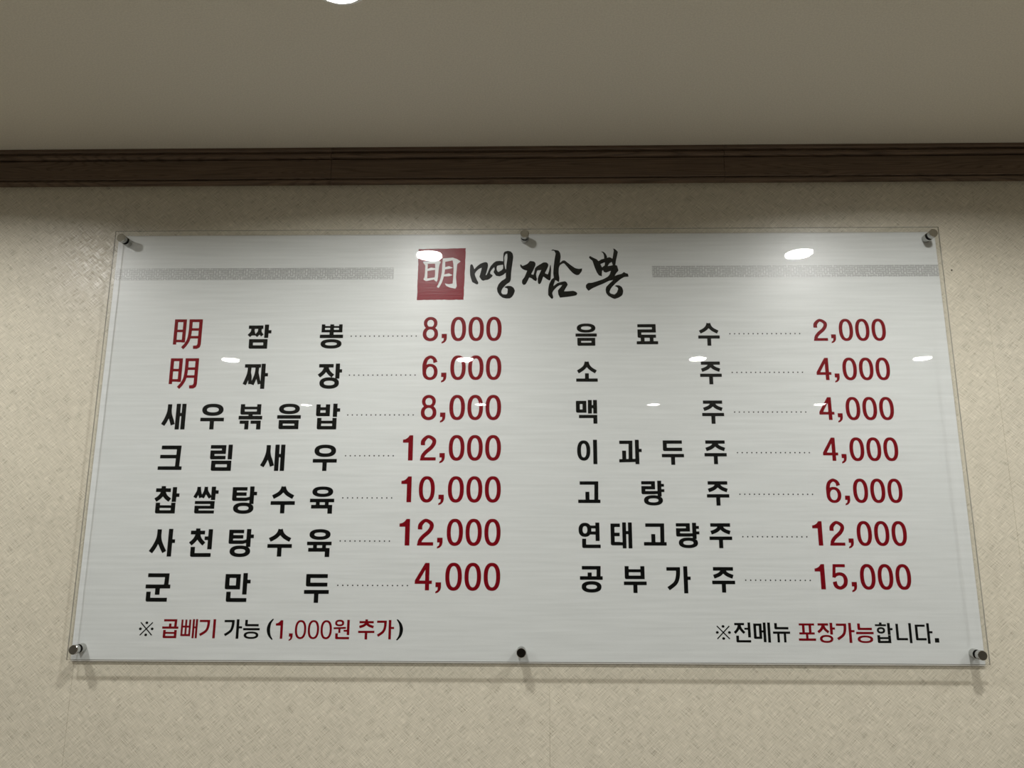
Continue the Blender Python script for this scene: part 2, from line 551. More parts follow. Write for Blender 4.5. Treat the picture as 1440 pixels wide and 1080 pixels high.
def stroke(P, n=8):
    """P = [(x, y, width)]; smooth variable-width stroke outline"""
    c = catmull(P, n)
    L_, R_ = [], []
    for i, (x, y, w) in enumerate(c):
        a = c[max(0, i - 1)]; b_ = c[min(len(c) - 1, i + 1)]
        dx, dy = b_[0] - a[0], b_[1] - a[1]
        l = math.hypot(dx, dy) or 1
        nx, ny = -dy / l, dx / l
        L_.append((x + nx * w / 2, y + ny * w / 2)); R_.append((x - nx * w / 2, y - ny * w / 2))
    return [(L_ + R_[::-1], [])]

class Font:
    """heavy gothic jamo; th = bar thickness, tv = stem thickness"""
    def __init__(s, th, tv):
        s.th, s.tv = th, tv
    def V(s, x, y0, y1):            # stem whose RIGHT edge is x
        return [rect(x - s.tv, y0, x, y1)]
    def Hb(s, y, x0=0, x1=100):     # bar whose TOP is y
        return [rect(x0, y, x1, y + s.th)]
    def nieun(s, x0, y0, x1, y1, th=None):
        th = th or s.th; r = 7
        arc = [(x0 + r - r * math.sin(a), y1 - r + r * math.cos(a)) for a in [k * math.pi / 8 for k in range(5)]]
        arc = [(x0 + r - r * math.sin(k * math.pi / 8), y1 - r + r * math.cos(k * math.pi / 8)) for k in range(4, -1, -1)]
        return [([(x0, y0)] + arc + [(x1, y1), (x1, y1 - th), (x0 + s.tv, y1 - th), (x0 + s.tv, y0)], [])]
    def giyeok(s, x0, y0, x1, y1):
        return [([(x0, y0), (x1, y0), (x1 - 1.5, y1), (x1 - s.tv - 1.5, y1), (x1 - s.tv, y0 + s.th), (x0, y0 + s.th)], [])]
    def giyeok_curve(s, x0, y0, x1, y1):
        w = x1 - x0; h = y1 - y0
        return [rect(x0, y0, x1, y0 + s.th)] + stroke([(x1 - s.tv / 2, y0 + 1, s.tv), (x1 - s.tv / 2 - 0.03 * w, y0 + .38 * h, s.tv * .98), (x1 - s.tv / 2 - .22 * w, y0 + .68 * h, s.tv * .95), (x0 + s.tv * .35, y1 - s.tv * .42, s.tv * .95)])
    def digeut(s, x0, y0, x1, y1):
        return [rect(x0, y0, x1, y0 + s.th)] + s.nieun(x0, y0, x1, y1)
    def rieul(s, x0, y0, x1, y1):
        th = min(s.th, (y1 - y0) * .25); h = y1 - y0
        m0 = y0 + (h - th) / 2
        return [rect(x0, y0, x1, y0 + th), rect(x1 - s.tv, y0, x1, m0 + th), rect(x0, m0, x1, m0 + th)] + s.nieun(x0, m0, x1, y1, th)
    def mieum(s, x0, y0, x1, y1):
        return s.nieun(x0, y0, x1, y1) + [rect(x0, y0, x1, y0 + s.th), rect(x1 - s.tv, y0, x1, y1)]
    def bieup(s, x0, y0, x1, y1):
        h = y1 - y0; th = min(s.th, h * .30); m0 = y0 + h * .24
        return s.nieun(x0, y0, x1, y1, th) + [rect(x1 - s.tv, y0, x1, y1), rect(x0, m0, x1, m0 + th * .85)]
    def ssangbieup(s, x0, y0, x1, y1, tv=None):
        tv = tv or s.tv * .85; h = y1 - y0; th = min(s.th, h * .32); m = (x0 + x1) / 2; m0 = y0 + h * .2
        return [rect(x0, y0, x0 + tv, y1), rect(m - tv * .55, y0, m + tv * .55, y1), rect(x1 - tv, y0, x1, y1), rect(x0, y1 - th, x1, y1), rect(x0, m0, x1, m0 + th * .75)]
    def siot(s, x0, y0, x1, y1, tv=None, ax=None):
        tv = tv or s.tv; w = x1 - x0; h = y1 - y0; cx = ax if ax is not None else (x0 + x1) / 2
        tall = h > w
        e = tv * .40
        if tall:
            l = stroke([(cx, y0, tv), (cx - .02 * w, y0 + .34 * h, tv), (cx - .20 * w, y0 + .68 * h, tv * .98), (x0 + e, y1 - e, tv * .98)])
            r = stroke([(cx, y0 + .22 * h, tv * .9), (cx + .05 * w, y0 + .46 * h, tv), (cx + .20 * w, y0 + .70 * h, tv), (x1 - e * 1.1, y1 - e * 1.1, tv)])
        else:
            l = stroke([(cx, y0, tv), (cx - .06 * w, y0 + .32 * h, tv), (cx - .20 * w, y0 + .60 * h, tv * .95), (x0 + e * .7, y1 - e, tv * .95)])
            r = stroke([(cx, y0, tv), (cx + .06 * w, y0 + .32 * h, tv), (cx + .20 * w, y0 + .60 * h, tv * .95), (x1 - e * .7, y1 - e, tv * .95)])
        return l + r
    def jieut(s, x0, y0, x1, y1, ax=None, pad=4, tv=None):
        return [rect(x0 + pad, y0, x1 - pad, y0 + s.th)] + s.siot(x0, y0 + s.th * .5, x1, y1, ax=ax, tv=tv)
    def chieut(s, x0, y0, x1, y1, tick=9):
        c = (x0 + x1) / 2
        return [rect(c - s.tv / 2, y0, c + s.tv / 2, y0 + tick + 3)] + s.jieut(x0, y0 + tick, x1, y1)
    def tieut(s, x0, y0, x1, y1):
        th = min(s.th, (y1 - y0) * .25); m0 = y0 + (y1 - y0 - th) / 2
        return [rect(x0, y0, x1, y0 + th), rect(x0, m0, x1 - 2, m0 + th)] + s.nieun(x0, y0, x1, y1, th)
    def ieung(s, x0, y0, x1, y1):
        return ring(x0, y0, x1, y1, s.th, s.tv)
    def a(s, x, y0, y1, ty, dbl=None, tip=103):          # vertical vowel with tick(s) to the right
        o = s.V(x, y0, y1) + [rect(x - 1, ty, tip, ty + s.th * .95)]
        if dbl is not None: o.append(rect(x - 1, dbl, tip, dbl + s.th * .95))
        return o

G = Font(15.5, 18.0)
def double_jieut(F, x0, y0, x1, y1):
    m = x0 + (x1 - x0) * .50; tv = F.tv * .88
    h = y1 - y0; t0 = y0 + F.th * .7
    o = [rect(x0 + 4, y0, x1 - 3, y0 + F.th)]
    w = (x1 - x0)
    for k, cx in enumerate((x0 + .33 * w, x0 + .76 * w)):
        lx = x0 if k == 0 else x0 + .43 * w
        rx = x0 + .50 * w if k == 0 else x1 + 3
        o += stroke([(cx, t0, tv), (cx - .04 * w, t0 + .36 * h, tv), (lx + tv * .42, y1 - tv * .42, tv)])
        o += stroke([(cx, t0 + .28 * h, tv * .8), (cx + .05 * w, t0 + .45 * h, tv * .9), (rx - tv * .5, y1 - tv * .55, tv * .9)])
    return o
def double_siot(F, x0, y0, x1, y1):
    tv = F.tv * .82; w = x1 - x0; h = y1 - y0; o = []
    for k, cx in enumerate((x0 + .28 * w, x0 + .68 * w)):
        lx = x0 if k == 0 else x0 + .42 * w
        rx = x0 + .48 * w if k == 0 else x1 + 1
        o += stroke([(cx, y0, tv), (cx - .03 * w, y0 + .36 * h, tv), (lx + tv * .4, y1 - tv * .5, tv)])
        o += stroke([(cx, y0, tv), (cx + .03 * w, y0 + .36 * h, tv), (rx - tv * .3, y1 - tv * .5, tv)])
    return o

GL = {
 '짬': double_jieut(G, 0, 4, 70, 58) + G.a(91, 0, 60, 25) + G.mieum(9, 65, 89, 108),
 '뽕': G.ssangbieup(6, 0, 96, 36) + [rect(41, 30, 59, 48)] + G.Hb(46) + ring(5, 66, 95, 108, 14, 20),
 '짜': double_jieut(G, 0, 2, 76, 98) + G.a(93, 0, 110, 41, tip=105),
 '장': G.jieut(0, 2, 70, 62) + G.a(93, 0, 66, 25) + ring(9, 60, 92, 110, 15, 19),
 '새': G.siot(0, 2, 58, 98, ax=31) + G.V(77, 0, 110) + G.V(101, 0, 110) + [rect(70, 39, 90, 54)],
 '우': ring(5, 0, 95, 52, 15, 20) + G.Hb(60) + G.V(59, 70, 110),
 '볶': G.bieup(6, 2, 93, 47) + [rect(41, 42, 59, 56)] + G.Hb(52) + [([(6, 72), (44, 72), (44, 110), (27, 110), (27, 86), (6, 86)], []), ([(52, 72), (95, 72), (95, 110), (77, 110), (77, 86), (52, 86)], [])],
 '음': ring(6, 0, 94, 45, 14, 20) + G.Hb(49) + G.mieum(8, 70, 92, 109),
 '밥': G.bieup(2, 3, 60, 54) + G.a(91, 0, 57, 20) + G.bieup(8, 61, 90, 110),
 '크': [rect(9, 4, 92, 20), rect(6, 43, 80, 58), ([(74, 4), (92, 4), (89, 104), (71, 104)], []), rect(0, 91, 100, 106)],
 '림': G.rieul(1, 2, 66, 62) + G.V(93, 0, 62) + G.mieum(8, 67, 92, 110),
 '찹': G.chieut(0, -1, 70, 64) + G.a(91, 3, 64, 29) + G.bieup(8, 67, 90, 111),
 '쌀': double_siot(G, 0, 2, 74, 54) + G.a(91, 1, 56, 16) + Font(12.5, 18).rieul(8, 60, 90, 111),
 '탕': G.tieut(1, 3, 62, 60) + [([(58, 46), (74, 42), (74, 56), (58, 60)], [])] + G.a(91, 0, 72, 22) + ring(8, 66, 92, 112, 14, 20),
 '수': G.siot(3, 1, 97, 51) + G.Hb(60) + G.V(59, 70, 110),
 '육': ring(8, 0, 94, 43, 13.5, 20) + Font(14.5, 18).Hb(50) + [rect(25, 60, 41, 80), rect(62, 60, 78, 80)] + [([(6, 75), (93, 75), (93, 111), (74, 111), (74, 90), (6, 90)], [])],
 '사': G.siot(0, 2, 72, 101, ax=37) + G.a(93, 0, 111, 42, tip=104),
 '천': G.chieut(0, -2, 66, 68) + [rect(62, 30, 78, 45)] + G.V(94, 1, 82) + G.nieun(8, 72, 92, 112),
 '군': G.giyeok(6, 2, 93, 50) + G.Hb(46) + [rect(40, 55, 59, 86)] + G.nieun(5, 74, 91, 113),
 '만': G.mieum(1, 4, 63, 64) + G.a(91, 0, 84, 26, tip=104) + G.nieun(9, 73, 92, 113),
 '두': G.digeut(6, 3, 93, 52) + G.Hb(65) + G.V(59, 75, 115),
 '료': G.rieul(5, 4, 91, 71) + [rect(19, 64, 37, 92), rect(61, 64, 79, 92)] + G.Hb(87),
 '소': G.siot(3, 3, 97, 59) + G.V(59, 58, 90) + G.Hb(83),
 '주': G.jieut(3, 3, 97, 52, pad=3) + G.Hb(61) + G.V(59, 70, 112),
 '맥': G.mieum(0, 4, 48, 60) + G.V(73, 0, 64) + G.V(97, 0, 64) + [rect(68, 24, 84, 39)] + [([(13, 70), (97, 70), (97, 111), (79, 111), (79, 85), (13, 85)], [])],
 '이': ring(1, 3, 61, 96, 15, 17.5) + G.V(92, 0, 112),
 '과': G.giyeok(2, 4, 62, 92) + [rect(14, 50, 32, 95), ([(0, 89), (74, 87), (74, 102), (0, 104)], [])] + G.a(91, 0, 112, 42),
 '고': G.giyeok(8, 4, 92, 90) + [rect(33, 51, 51, 92)] + G.Hb(86),
 '량': G.rieul(1, 3, 63, 62) + [rect(55, 47, 75, 61)] + G.V(91, 1, 72) + [rect(88, 15, 103, 28), rect(88, 39, 104, 52)] + ring(11, 66, 96, 112, 14, 20),
 '연': ring(0, 2, 57, 64, 15, 18) + [rect(52, 14, 80, 27), rect(52, 40, 80, 54)] + G.V(93, 1, 82) + G.nieun(15, 72, 97, 113),
 '태': Font(15.5, 17.5).tieut(0, 5, 42, 101) + [rect(35, 87, 54, 101)] + Font(15, 17).V(69, 0, 114) + Font(15, 17).V(95, 0, 114) + [rect(63, 38, 82, 52)],
 '공': G.giyeok(9, 0, 92, 50) + [rect(34, 28, 52, 50)] + G.Hb(44) + ring(7, 65, 94, 114, 15, 20),
 '부': G.bieup(5, 0, 92, 56) + G.Hb(66) + G.V(59, 76, 115),
 '가': G.giyeok_curve(0, 4, 60, 104) + G.a(92, 0, 116, 44, tip=105),
 '明': [rect(0, 0, 12, 88), rect(30, 0, 42, 81), rect(0, 0, 42, 10), rect(4, 36, 38, 45), rect(4, 71, 38, 80),
        rect(51, 0, 98, 10), rect(57, 31, 92, 40), rect(55, 58, 92, 67)]
       + stroke([(57, 0, 11.5), (57, 40, 11.5), (54, 68, 11.5), (46, 86, 11.5), (34, 101, 11.5)])
       + [([(86, 0), (98, 0), (98, 88), (95, 98), (86, 103), (72, 103), (71, 92), (83, 91), (86, 86)], [])],
}
# lighter weight for the two footnotes
F = Font(13.0, 16.0)
NL = {
 '곱': F.giyeok(8, 1, 90, 46) + [rect(41, 26, 56, 48)] + F.Hb(43) + F.bieup(8, 63, 92, 110),
 '빼': [rect(0, 3, 12, 98), rect(24, 3, 36, 98), rect(48, 3, 60, 98), rect(0, 38, 60, 49), rect(0, 86, 60, 98), rect(70, 0, 83, 110), rect(76, 42, 92, 53), rect(89, 0, 102, 110)],
 '기': F.giyeok_curve(0, 4, 64, 98) + F.V(100, 0, 110),
 '가': F.giyeok_curve(0, 4, 60, 98) + F.a(88, 0, 112, 40, tip=106),
 '능': F.nieun(10, 3, 94, 40) + F.Hb(50, 0, 102) + ring(6, 70, 96, 112, 11, 16),
 '원': ring(8, 0, 64, 38, 11, 13) + [([(0, 44), (76, 41), (76, 52), (0, 55)], []), rect(30, 50, 43, 76), rect(62, 58, 90, 69)] + F.V(98, 0, 88) + F.nieun(12, 78, 98, 112),
 '추': F.chieut(2, -3, 98, 48, tick=10) + F.Hb(63) + F.V(57, 70, 113),
 '전': F.jieut(0, 3, 66, 66) + [rect(62, 30, 84, 41)] + F.V(98, 0, 84) + F.nieun(12, 74, 98, 112),
 '메': F.mieum(0, 6, 48, 92) + F.V(72, 0, 110) + F.V(98, 0, 112) + [rect(44, 44, 64, 56)],
 '뉴': F.nieun(10, 3, 92, 38) + F.Hb(50) + [rect(24, 58, 38, 111), rect(62, 58, 76, 111)],
 '포': [rect(5, 4, 95, 16), rect(5, 54, 95, 66), rect(23, 10, 38, 60), rect(62, 10, 77, 60), rect(43, 60, 57, 92), rect(0, 88, 100, 101)],
 '장': F.jieut(0, 3, 70, 60) + F.a(90, 0, 66, 26, tip=104) + ring(12, 68, 90, 112, 11, 15),
 '합': [rect(28, -3, 43, 10), rect(3, 7, 68, 18)] + ring(12, 23, 60, 59, 10.5, 12.5) + F.a(90, 0, 66, 28, tip=104) + F.bieup(12, 68, 90, 112),
 '니': F.nieun(2, 4, 72, 96) + F.V(98, 0, 112),
 '다': [rect(0, 8, 62, 20)] + F.nieun(0, 8, 66, 96) + F.a(88, 0, 114, 44, tip=106),
}
# note mark: diagonal cross with four dots
NL['※'] = [([(4, 8), (10, 2), (98, 92), (92, 98)], []), ([(92, 2), (98, 8), (10, 98), (4, 92)], [])] \
        + [(ell(x, y, 10.5, 9.5, 2, 16), []) for x, y in ((51, 8), (51, 92), (8, 50), (94, 50))]

# figures: unit = 1/100 of figure height
def digit(ch, w=15.5, h=12.5):
    if ch == '0':
        return [(ell(31, 50, 31, 50, 2.35, 56), [ell(31, 50, 31 - w, 50 - h, 2.2, 56)])]
    if ch == '1':
        return [([(26, 1), (40, 1), (40, 99), (40 - w * 1.18, 99), (40 - w * 1.18, 30), (0, 30), (0, 18), (9, 16.5), (17, 12), (22, 7)], [])]
    if ch == '2':
        return stroke([(10.5, 40, 17), (12.5, 22, 16.5), (31, 6.4, 12.6), (52, 17, 15), (54.3, 31, 15.8), (44, 48, 15.2), (24, 65, 15), (13, 78, 15), (8.5, 90, 15)], 10) + [([(0, 99), (1, 90), (8, 86.5), (62, 86.5), (62, 99)], [])]
    if ch == '4':
        return [([(0, 64), (38, 1), (54, 1), (54, 14), (41, 22), (16.5, 64)], []), rect(38.5, 1, 54, 99), rect(0, 64, 64, 76)]
    if ch == '5':
        return [([(6, 1), (55, 1), (55, 13), (17, 13), (15, 38), (14, 53), (1, 53)], [])] + \
            stroke([(7, 52, 12), (16, 43, 12.5), (31, 39, 13), (47, 45, 14.5), (54, 62, 16), (49, 82, 15.5), (31, 93.5, 13), (14, 86, 15.5), (9, 69, 17)], 10)
    if ch == '6':
        return [(ell(31.5, 67, 30.5, 33, 2.15, 48), [ell(31.5, 67, 15.5, 21.5, 2.1, 48)])] + \
            stroke([(52.5, 29, 17), (47, 14, 14), (32, 6.3, 12.6), (16, 16, 15), (9, 35, 16), (8.2, 52, 16), (8.8, 66, 16)], 10)
    if ch == '8':
        return [(ell(31, 26, 27.5, 26, 2.1, 48), [ell(31, 27, 13.5, 14.5, 2.1, 48)]), (ell(31, 70, 31, 30, 2.15, 48), [ell(31, 69.5, 16, 18, 2.1, 48)])]
    if ch == ',':
        return [([(0, 70), (21, 70), (21, 88), (18.5, 98), (11, 106), (0, 110), (0, 103), (7.5, 98), (9, 87.5), (0, 87.5)], [])]
ADV = {'0': 71.5, '2': 71.5, '4': 71.5, '5': 71.5, '6': 71.5, '8': 71.5, '1': 71.5, ',': 41}
BEAR = {'0': 5, '2': 5, '4': 4, '5': 5, '6': 5, '8': 5, '1': 8, ',': 10}

INK_Y = SHEET_Y - 0.00012
def part(name, label=None, stuff=False):
    e = D.objects.new(name, None)
    C.objects.link(e); e.parent = sign
    if label: e['label'] = label
    return e

class Print:
    """collects outlines (sign millimetres: x from the sign's left edge, y down from its top)"""
    def __init__(s):
        s.v, s.f, s.fm, s.k = [], [], [], 0
    def add(s, shapes, fx, fy, mi=0):
        for outer, holes in shapes:
            loops = [outer] + list(holes)
            loops3 = [[Vector((fx(x, y), -fy(x, y), 0)) for x, y in lp] for lp in loops]
            flat = [p for lp in loops3 for p in lp]
            y = INK_Y - 0.000006 * (s.k % 14)
            s.k += 1
            off = len(s.v)
            s.v += [(p.x / 1000 - 0.9, y, BH + p.y / 1000) for p in flat]
            for t in tessellate_polygon(loops3):
                s.f.append((off + t[0], off + t[1], off + t[2])); s.fm.append(mi)
    def cell(s, shapes, x, y, w, h=None, mi=0):
        """100 units = w wide, h tall (defaults to the same)"""
        h = h or w
        s.add(shapes, lambda a, b_: x + a * w / 100, lambda a, b_: y + b_ * h / 100, mi)
    def build(s, name, mats, label=None, parent=None):
        # every triangle faces the room (-y)
        for i, (a, b_, c) in enumerate(s.f):
            A, B_, C_ = (Vector(s.v[q]) for q in (a, b_, c))
            if (B_ - A).cross(C_ - A).y > 0:
                s.f[i] = (a, c, b_)
        o = link_mesh(name, s.v, s.f, mats, parent or sign, s.fm)
        if label: o['label'] = label
        return o

LW, RW = 50.4, 45.7
names = [
 # (text with x of each cell, y of the cell top, cell width)
 ([('明', 142.6), ('짬', 303.6), ('뽕', 461.3)], 210.2, LW),
 ([('明', 141.8), ('짜', 301.5), ('장', 461.4)], 297.4, LW),
 ([('새', 134.0), ('우', 216.9), ('볶', 298.2), ('음', 380.2), ('밥', 461.4)], 384.6, LW),
 ([('크', 136.0), ('림', 243.9), ('새', 351.0), ('우', 461.0)], 471.8, LW),
 ([('찹', 135.2), ('쌀', 216.7), ('탕', 297.1), ('수', 378.4), ('육', 459.8)], 559.0, LW),
 ([('사', 134.2), ('천', 216.0), ('탕', 296.7), ('수', 377.6), ('육', 458.8)], 645.8, LW),
 ([('군', 135.0), ('만', 296.0), ('두', 458.0)], 733.6, LW),
 ([('음', 1012.7), ('료', 1143.2), ('수', 1274.8)], 209.9, RW),
 ([('소', 1012.7), ('주', 1274.7)], 293.2, RW),
 ([('맥', 1011.3), ('주', 1275.0)], 377.3, RW),
 ([('이', 1011.9), ('과', 1099.2), ('두', 1187.6), ('주', 1275.7)], 461.6, RW),
 ([('고', 1012.9), ('량', 1142.5), ('주', 1276.4)], 546.0, RW),
 ([('연', 1012.8), ('태', 1077.8), ('고', 1144.8), ('량', 1210.0), ('주', 1277.4)], 631.0, RW),
 ([('공', 1014.1), ('부', 1101.9), ('가', 1187.9), ('주', 1278.4)], 717.6, RW),
]
for cells, y, w in names:
    dish = part('dish_name')
    for ch, x in cells:
        P = Print()
        if ch == '明':
            P.cell(GL[ch], x, y - 12.3, 62.5, 64.5)
            P.build('letter', M['red'], 'red character', dish)
        else:
            P.cell(GL[ch], x, y, w, w * 0.995)
            P.build('letter', M['black'], None, dish)

prices = [
 ('8,000', 854.0, 194.1, 54.4), ('6,000', 853.8, 280.0, 54.0), ('8,000', 853.8, 366.0, 54.2), ('12,000', 853.9, 451.6, 54.0),
 ('10,000', 854.1, 537.5, 54.2), ('12,000', 854.1, 624.3, 54.5), ('4,000', 853.9, 711.9, 55.0),
 ('2,000', 1673.7, 201.1, 49.2), ('4,000', 1674.1, 286.6, 49.2), ('4,000', 1673.8, 371.4, 49.4), ('4,000', 1674.1, 456.7, 49.3),
 ('6,000', 1674.3, 541.8, 49.5), ('12,000', 1674.2, 627.3, 49.6), ('15,000', 1673.9, 712.1, 50.0)]
def set_figures(owner, text, right, y, h, wx=1.0, mi=0, pen=(15.5, 12.5)):
    total = sum(ADV[c] for c in text)
    x = right + 4.5 * h / 100 * wx - total * h / 100 * wx
    for c in text:
        s = h / 100
        P = Print()
        P.cell(digit(c, *pen), x + BEAR[c] * s * wx, y, h * wx, h)
        P.build('comma' if c == ',' else 'figure', M['red'], None, owner)
        x += ADV[c] * s * wx
for t, r, y, h in prices:
    set_figures(part('price'), t, r, y, h, 0.985)

leaders = [
 (529.4, 669.8, 236.9, 15), (529.5, 669.9, 322.9, 15), (529.8, 668.3, 409.0, 15), (529.3, 629.1, 495.2, 11), (527.6, 628.9, 582.3, 11),
 (526.6, 627.3, 669.5, 11), (525.9, 666.9, 757.1, 15),
 (1342.5, 1490.7, 233.6, 16), (1342.7, 1490.3, 318.3, 16), (1342.8, 1490.7, 403.4, 16), (1343.8, 1491.5, 488.6, 16), (1343.9, 1491.4, 573.9, 16),
 (1344.7, 1473.3, 659.1, 14), (1345.4, 1473.6, 744.4, 14)]
for a, b_, y, n in leaders:
    P = Print()
    for k in range(n):
        P.cell([(ell(0, 0, 1.5, 1.5, 2, 8), [])], a + (b_ - a) * k / (n - 1), y, 100)
    P.build('dotted_leader', M['dot'])['kind'] = 'stuff'

# footnotes
NW = 34.2
INKS = (M['black'], M['red'])
note = part('footnote', 'lower left footnote in red and black print')
def note_letter(shapes, owner, mi, *place, name='letter'):
    P = Print()
    P.cell(shapes, *place)
    P.build(name, INKS[mi], None, owner)
def bracket(pts, owner, x0, kx):
    P = Print()
    P.add(stroke(pts), lambda x, y: x0 + x * kx, lambda x, y: 822.6 + y * .345)
    P.build('bracket', INKS[0], None, owner)
note_letter(NL['※'], note, 0, 130.6, 828.9, 27.6, 27.6, name='note_mark')
for ch, x, mi in (('곱', 176.5, 1), ('빼', 214.5, 1), ('기', 251.5, 1), ('가', 301.5, 0), ('능', 340.0, 0)):
    note_letter(NL[ch], note, mi, x, 823.6, 32.8 if ch != '가' else NW, 33.4)
bracket([(15, 0, 5), (4, 25, 9.5), (0, 57, 12), (4, 90, 9.5), (15, 115, 5)], note, 391.0, .58)
for c, x in (('1', 405.3), (',', 432.6), ('0', 444.2), ('0', 470.0), ('0', 495.6)):
    note_letter(digit(c, 12.0, 10.5), note, 1, x, 824.6, 36.5, 36.3, name='comma' if c == ',' else 'figure')
for ch, x, mi in (('원', 521.6, 1), ('추', 571.0, 1), ('가', 608.2, 1)):
    note_letter(NL[ch], note, mi, x, 823.6, 32.6, 33.2)
bracket([(0, 0, 5), (11, 25, 9.5), (15, 57, 12), (11, 90, 9.5), (0, 115, 5)], note, 648.5, .58)
note = part('footnote', 'lower right footnote in black and red print')
note_letter(NL['※'], note, 0, 1281.2, 831.0, 27.8, 27.2, name='note_mark')
for ch, x, mi in (('전', 1316.2, 0), ('메', 1355.0, 0), ('뉴', 1392.8, 0), ('포', 1442.7, 1), ('장', 1480.0, 1), ('가', 1517.2, 1), ('능', 1555.6, 1),
                  ('합', 1592.5, 0), ('니', 1633.0, 0), ('다', 1671.2, 0)):
    note_letter(NL[ch], note, mi, x, 825.4, 33.6 if ch not in '니다' else 31.6, 33.8)
note_letter([rect(0, 0, 8.4, 8.4)], note, 0, 1707.8, 853.4, 100, name='full_stop')

# fret border strips
for x0, x1, y0, y1 in ((-1.3, 616.9, 80.9, 108.0), (1181.5, 1800.3, 79.6, 106.4)):
    P = Print()
    P.cell([rect(x0, y0, x1, y1)], 0, 0, 100)
    P.build('border_strip', M['fret'])

# title: red seal and three brush-written syllables (outlines in sign mm)
def tf(ox, oy, s, slant=0.0):
    return (lambda x, y: ox + x * s + slant * y), (lambda x, y: oy + y * s)
P = Print()
edge = []
corners = [(669.6, 38.0), (774.2, 36.6), (771.0, 155.6), (669.0, 156.0)]
for (xa, ya), (xb, yb) in zip(corners, corners[1:] + corners[:1]):
    for k in range(26):
        t = k / 26
        j = random.choice([0, 0, .3, .5, -.2, 1.0]) * (1 if k else 0)
        cx, cy = 721, 96
        x, y = xa + (xb - xa) * t, ya + (yb - ya) * t
        l = math.hypot(cx - x, cy - y)
        edge.append((x + (cx - x) / l * j, y + (cy - y) / l * j))
P.add([(edge, [])], lambda x, y: x, lambda x, y: y)
seal = P.build('seal_stamp', M['stamp'], 'square red seal with a white character')
P = Print(); P.k = 3
ming = [
 ([(228, 392), (295, 405), (308, 440), (303, 690), (290, 705), (245, 680), (262, 640), (268, 560), (270, 450)], []),
 ([(418, 395), (470, 375), (512, 392), (488, 440), (478, 520), (470, 640), (462, 700), (450, 717), (415, 690), (425, 600), (425, 480)], []),
 ([(235, 385), (480, 372), (505, 392), (480, 418), (290, 424)], []),
 ([(300, 508), (360, 485), (430, 495), (430, 520), (305, 538)], []),
 ([(296, 662), (430, 643), (430, 675), (290, 705)], []),
 ([(548, 335), (700, 322), (720, 362), (640, 378), (558, 395)], []),
 ([(690, 322), (760, 345), (818, 385), (765, 432), (758, 520), (750, 640), (764, 790), (745, 828), (660, 812), (600, 780), (578, 742), (640, 757), (700, 745), (708, 640), (710, 500), (705, 420), (694, 370)], []),
 ([(566, 482), (640, 462), (700, 490), (660, 502), (566, 518)], []),
 ([(558, 600), (640, 580), (695, 608), (650, 626), (556, 630)], []),
] + stroke([(556, 335, 30), (556, 450, 46), (548, 580, 42), (520, 705, 40), (472, 808, 34)])
P.add(ming, *tf(647.3, 12.9, 0.1415, 0.0))
P.build('seal_character', M['white'], 'white brush character on the red seal', seal)

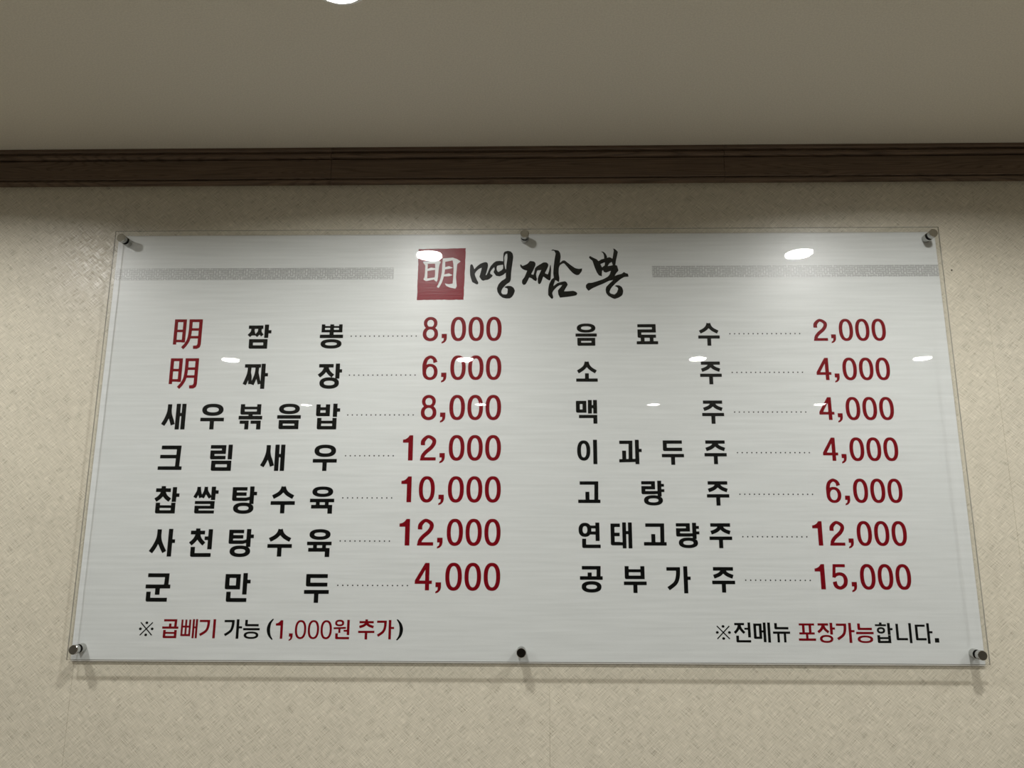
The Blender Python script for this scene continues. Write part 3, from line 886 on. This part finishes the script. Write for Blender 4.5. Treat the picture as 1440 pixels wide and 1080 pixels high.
brush = {
 'myeong': ((655, 340), [
  ([(90, 380), (115, 390), (132, 430), (148, 475), (152, 540), (165, 590), (190, 645), (215, 690), (210, 715), (190, 722), (160, 708), (110, 680), (95, 630), (75, 570), (70, 480), (75, 400)], []),
  ([(140, 470), (190, 415), (240, 375), (300, 350), (345, 345), (370, 365), (374, 410), (362, 470), (300, 470), (268, 440), (215, 465), (170, 510), (155, 545), (146, 500)], []),
  ([(228, 590), (240, 560), (258, 490), (270, 436), (370, 430), (352, 510), (335, 565), (350, 560), (372, 528), (410, 540), (455, 570), (440, 595), (400, 630), (370, 645), (325, 650), (295, 662), (265, 645)], []),
  ([(345, 575), (375, 510), (390, 470), (420, 410), (470, 355), (510, 330), (570, 325), (635, 335), (645, 350), (640, 390), (560, 400), (530, 410), (480, 430), (440, 470), (415, 510), (410, 545), (400, 590)], []),
  ([(478, 425), (530, 400), (518, 440), (520, 480), (545, 515), (600, 485), (625, 455), (625, 400), (645, 345), (650, 400), (665, 465), (690, 470), (680, 520), (625, 565), (570, 588), (510, 578), (465, 515), (485, 470)], []),
  ([(628, 345), (628, 260), (632, 200), (650, 170), (705, 154), (705, 206), (675, 205), (655, 235), (645, 270), (650, 345)], []),
  ([(700, 154), (750, 165), (785, 200), (797, 260), (785, 350), (775, 420), (762, 520), (757, 640), (740, 685), (690, 715), (650, 755), (620, 790), (600, 830), (600, 865), (625, 888), (680, 890), (700, 870), (705, 800), (690, 785), (655, 778), (655, 762), (700, 745), (760, 750), (805, 780), (825, 830), (805, 890), (780, 930), (740, 957), (680, 958), (620, 945), (570, 905), (535, 850), (525, 790), (550, 720), (600, 665), (670, 620), (672, 520), (680, 400), (698, 280), (695, 205)], []),
 ]),
 'jjam': ((725, 340), [
  ([(75, 390), (95, 385), (115, 410), (150, 398), (200, 375), (245, 325), (310, 335), (335, 360), (335, 400), (300, 480), (262, 550), (300, 560), (318, 500), (325, 450), (360, 415), (420, 380), (470, 350), (520, 352), (550, 380), (550, 415), (520, 480), (492, 535), (540, 555), (560, 500), (580, 400), (592, 398), (597, 480), (590, 600), (585, 645), (565, 658), (530, 640), (465, 590), (440, 660), (420, 705), (395, 720), (375, 700), (370, 640), (372, 620), (385, 580), (430, 480), (365, 488), (345, 550), (350, 600), (362, 632), (345, 668), (310, 655), (270, 620), (230, 605), (200, 670), (170, 720), (135, 732), (108, 700), (110, 650), (150, 600), (195, 490), (165, 485), (120, 465), (85, 430)], []),
  ([(595, 150), (625, 133), (720, 150), (750, 190), (760, 250), (745, 360), (790, 322), (825, 318), (870, 355), (940, 410), (1000, 450), (1060, 465), (1115, 455), (1112, 500), (1085, 535), (1060, 565), (1020, 570), (970, 545), (910, 485), (860, 420), (815, 370), (790, 372), (745, 400), (725, 450), (722, 540), (735, 620), (725, 685), (665, 650), (640, 720), (632, 750), (700, 700), (760, 682), (825, 670), (855, 690), (872, 730), (835, 790), (808, 838), (880, 838), (960, 830), (1000, 845), (1030, 870), (1015, 905), (950, 920), (860, 932), (740, 945), (712, 890), (705, 825), (780, 735), (730, 740), (680, 775), (630, 830), (612, 870), (630, 940), (610, 968), (585, 950), (543, 900), (545, 800), (560, 720), (600, 640), (640, 610), (630, 540), (640, 420), (655, 300), (675, 200), (650, 155)], []),
 ]),
 'ppong': ((815, 340), [
  ([(158, 268), (175, 240), (240, 275), (290, 298), (320, 330), (365, 300), (415, 288), (410, 220), (390, 185), (360, 165), (400, 168), (435, 195), (460, 240), (465, 275), (495, 262), (530, 272), (553, 290), (565, 230), (580, 150), (565, 115), (600, 125), (648, 172), (630, 250), (612, 320), (600, 398), (628, 405), (650, 490), (610, 535), (583, 580), (640, 560), (700, 545), (740, 515), (770, 535), (808, 545), (810, 570), (820, 592), (740, 600), (680, 635), (600, 700), (530, 770), (505, 810), (490, 850), (510, 875), (570, 892), (610, 860), (635, 800), (625, 775), (578, 748), (610, 735), (655, 738), (700, 770), (720, 830), (710, 880), (695, 910), (640, 945), (572, 967), (530, 950), (470, 915), (435, 870), (425, 810), (440, 760), (500, 700), (555, 650), (480, 665), (400, 705), (300, 745), (210, 785), (140, 830), (98, 775), (100, 730), (140, 695), (200, 695), (300, 665), (400, 630), (470, 590), (500, 555), (520, 495), (440, 525), (400, 510), (390, 480), (375, 500), (370, 550), (370, 588), (320, 570), (285, 520), (250, 430), (215, 320), (180, 295)],
   [[(350, 380), (425, 350), (420, 400), (375, 435)], [(470, 415), (500, 370), (540, 345), (555, 400)]]),
 ]),
}
# sign-plane placement of the three syllables (mm of their drawing's corner, mm per drawing unit)
for key, (ox, oy, kx, ky) in {'myeong': (774.5, 22.0, 0.1309, 0.1368), 'jjam': (883.7, 22.5, 0.1306, 0.1366), 'ppong': (1024.0, 23.2, 0.1302, 0.1364)}.items():
    P = Print()
    P.add(brush[key][1], lambda x, y, ox=ox, kx=kx: ox + x * kx, lambda x, y, oy=oy, ky=ky: oy + y * ky)
    P.build('title_syllable', M['black'])

# ------------------------------------------------------------------ small thing on the wall
nail = empty('nail', (0.9302, WALL_Y - 0.0006, 2.059), 'tiny dark nail head in the wallpaper just right of the sign', 'nail')
lathe_y('head', [(0.0008, -0.0022), (0.0014, -0.0016), (0.0014, -0.0008)], M['iron'], nail, 16)
lathe_y('shank', [(0.0006, -0.0008), (0.0006, 0.0004)], M['iron'], nail, 12)
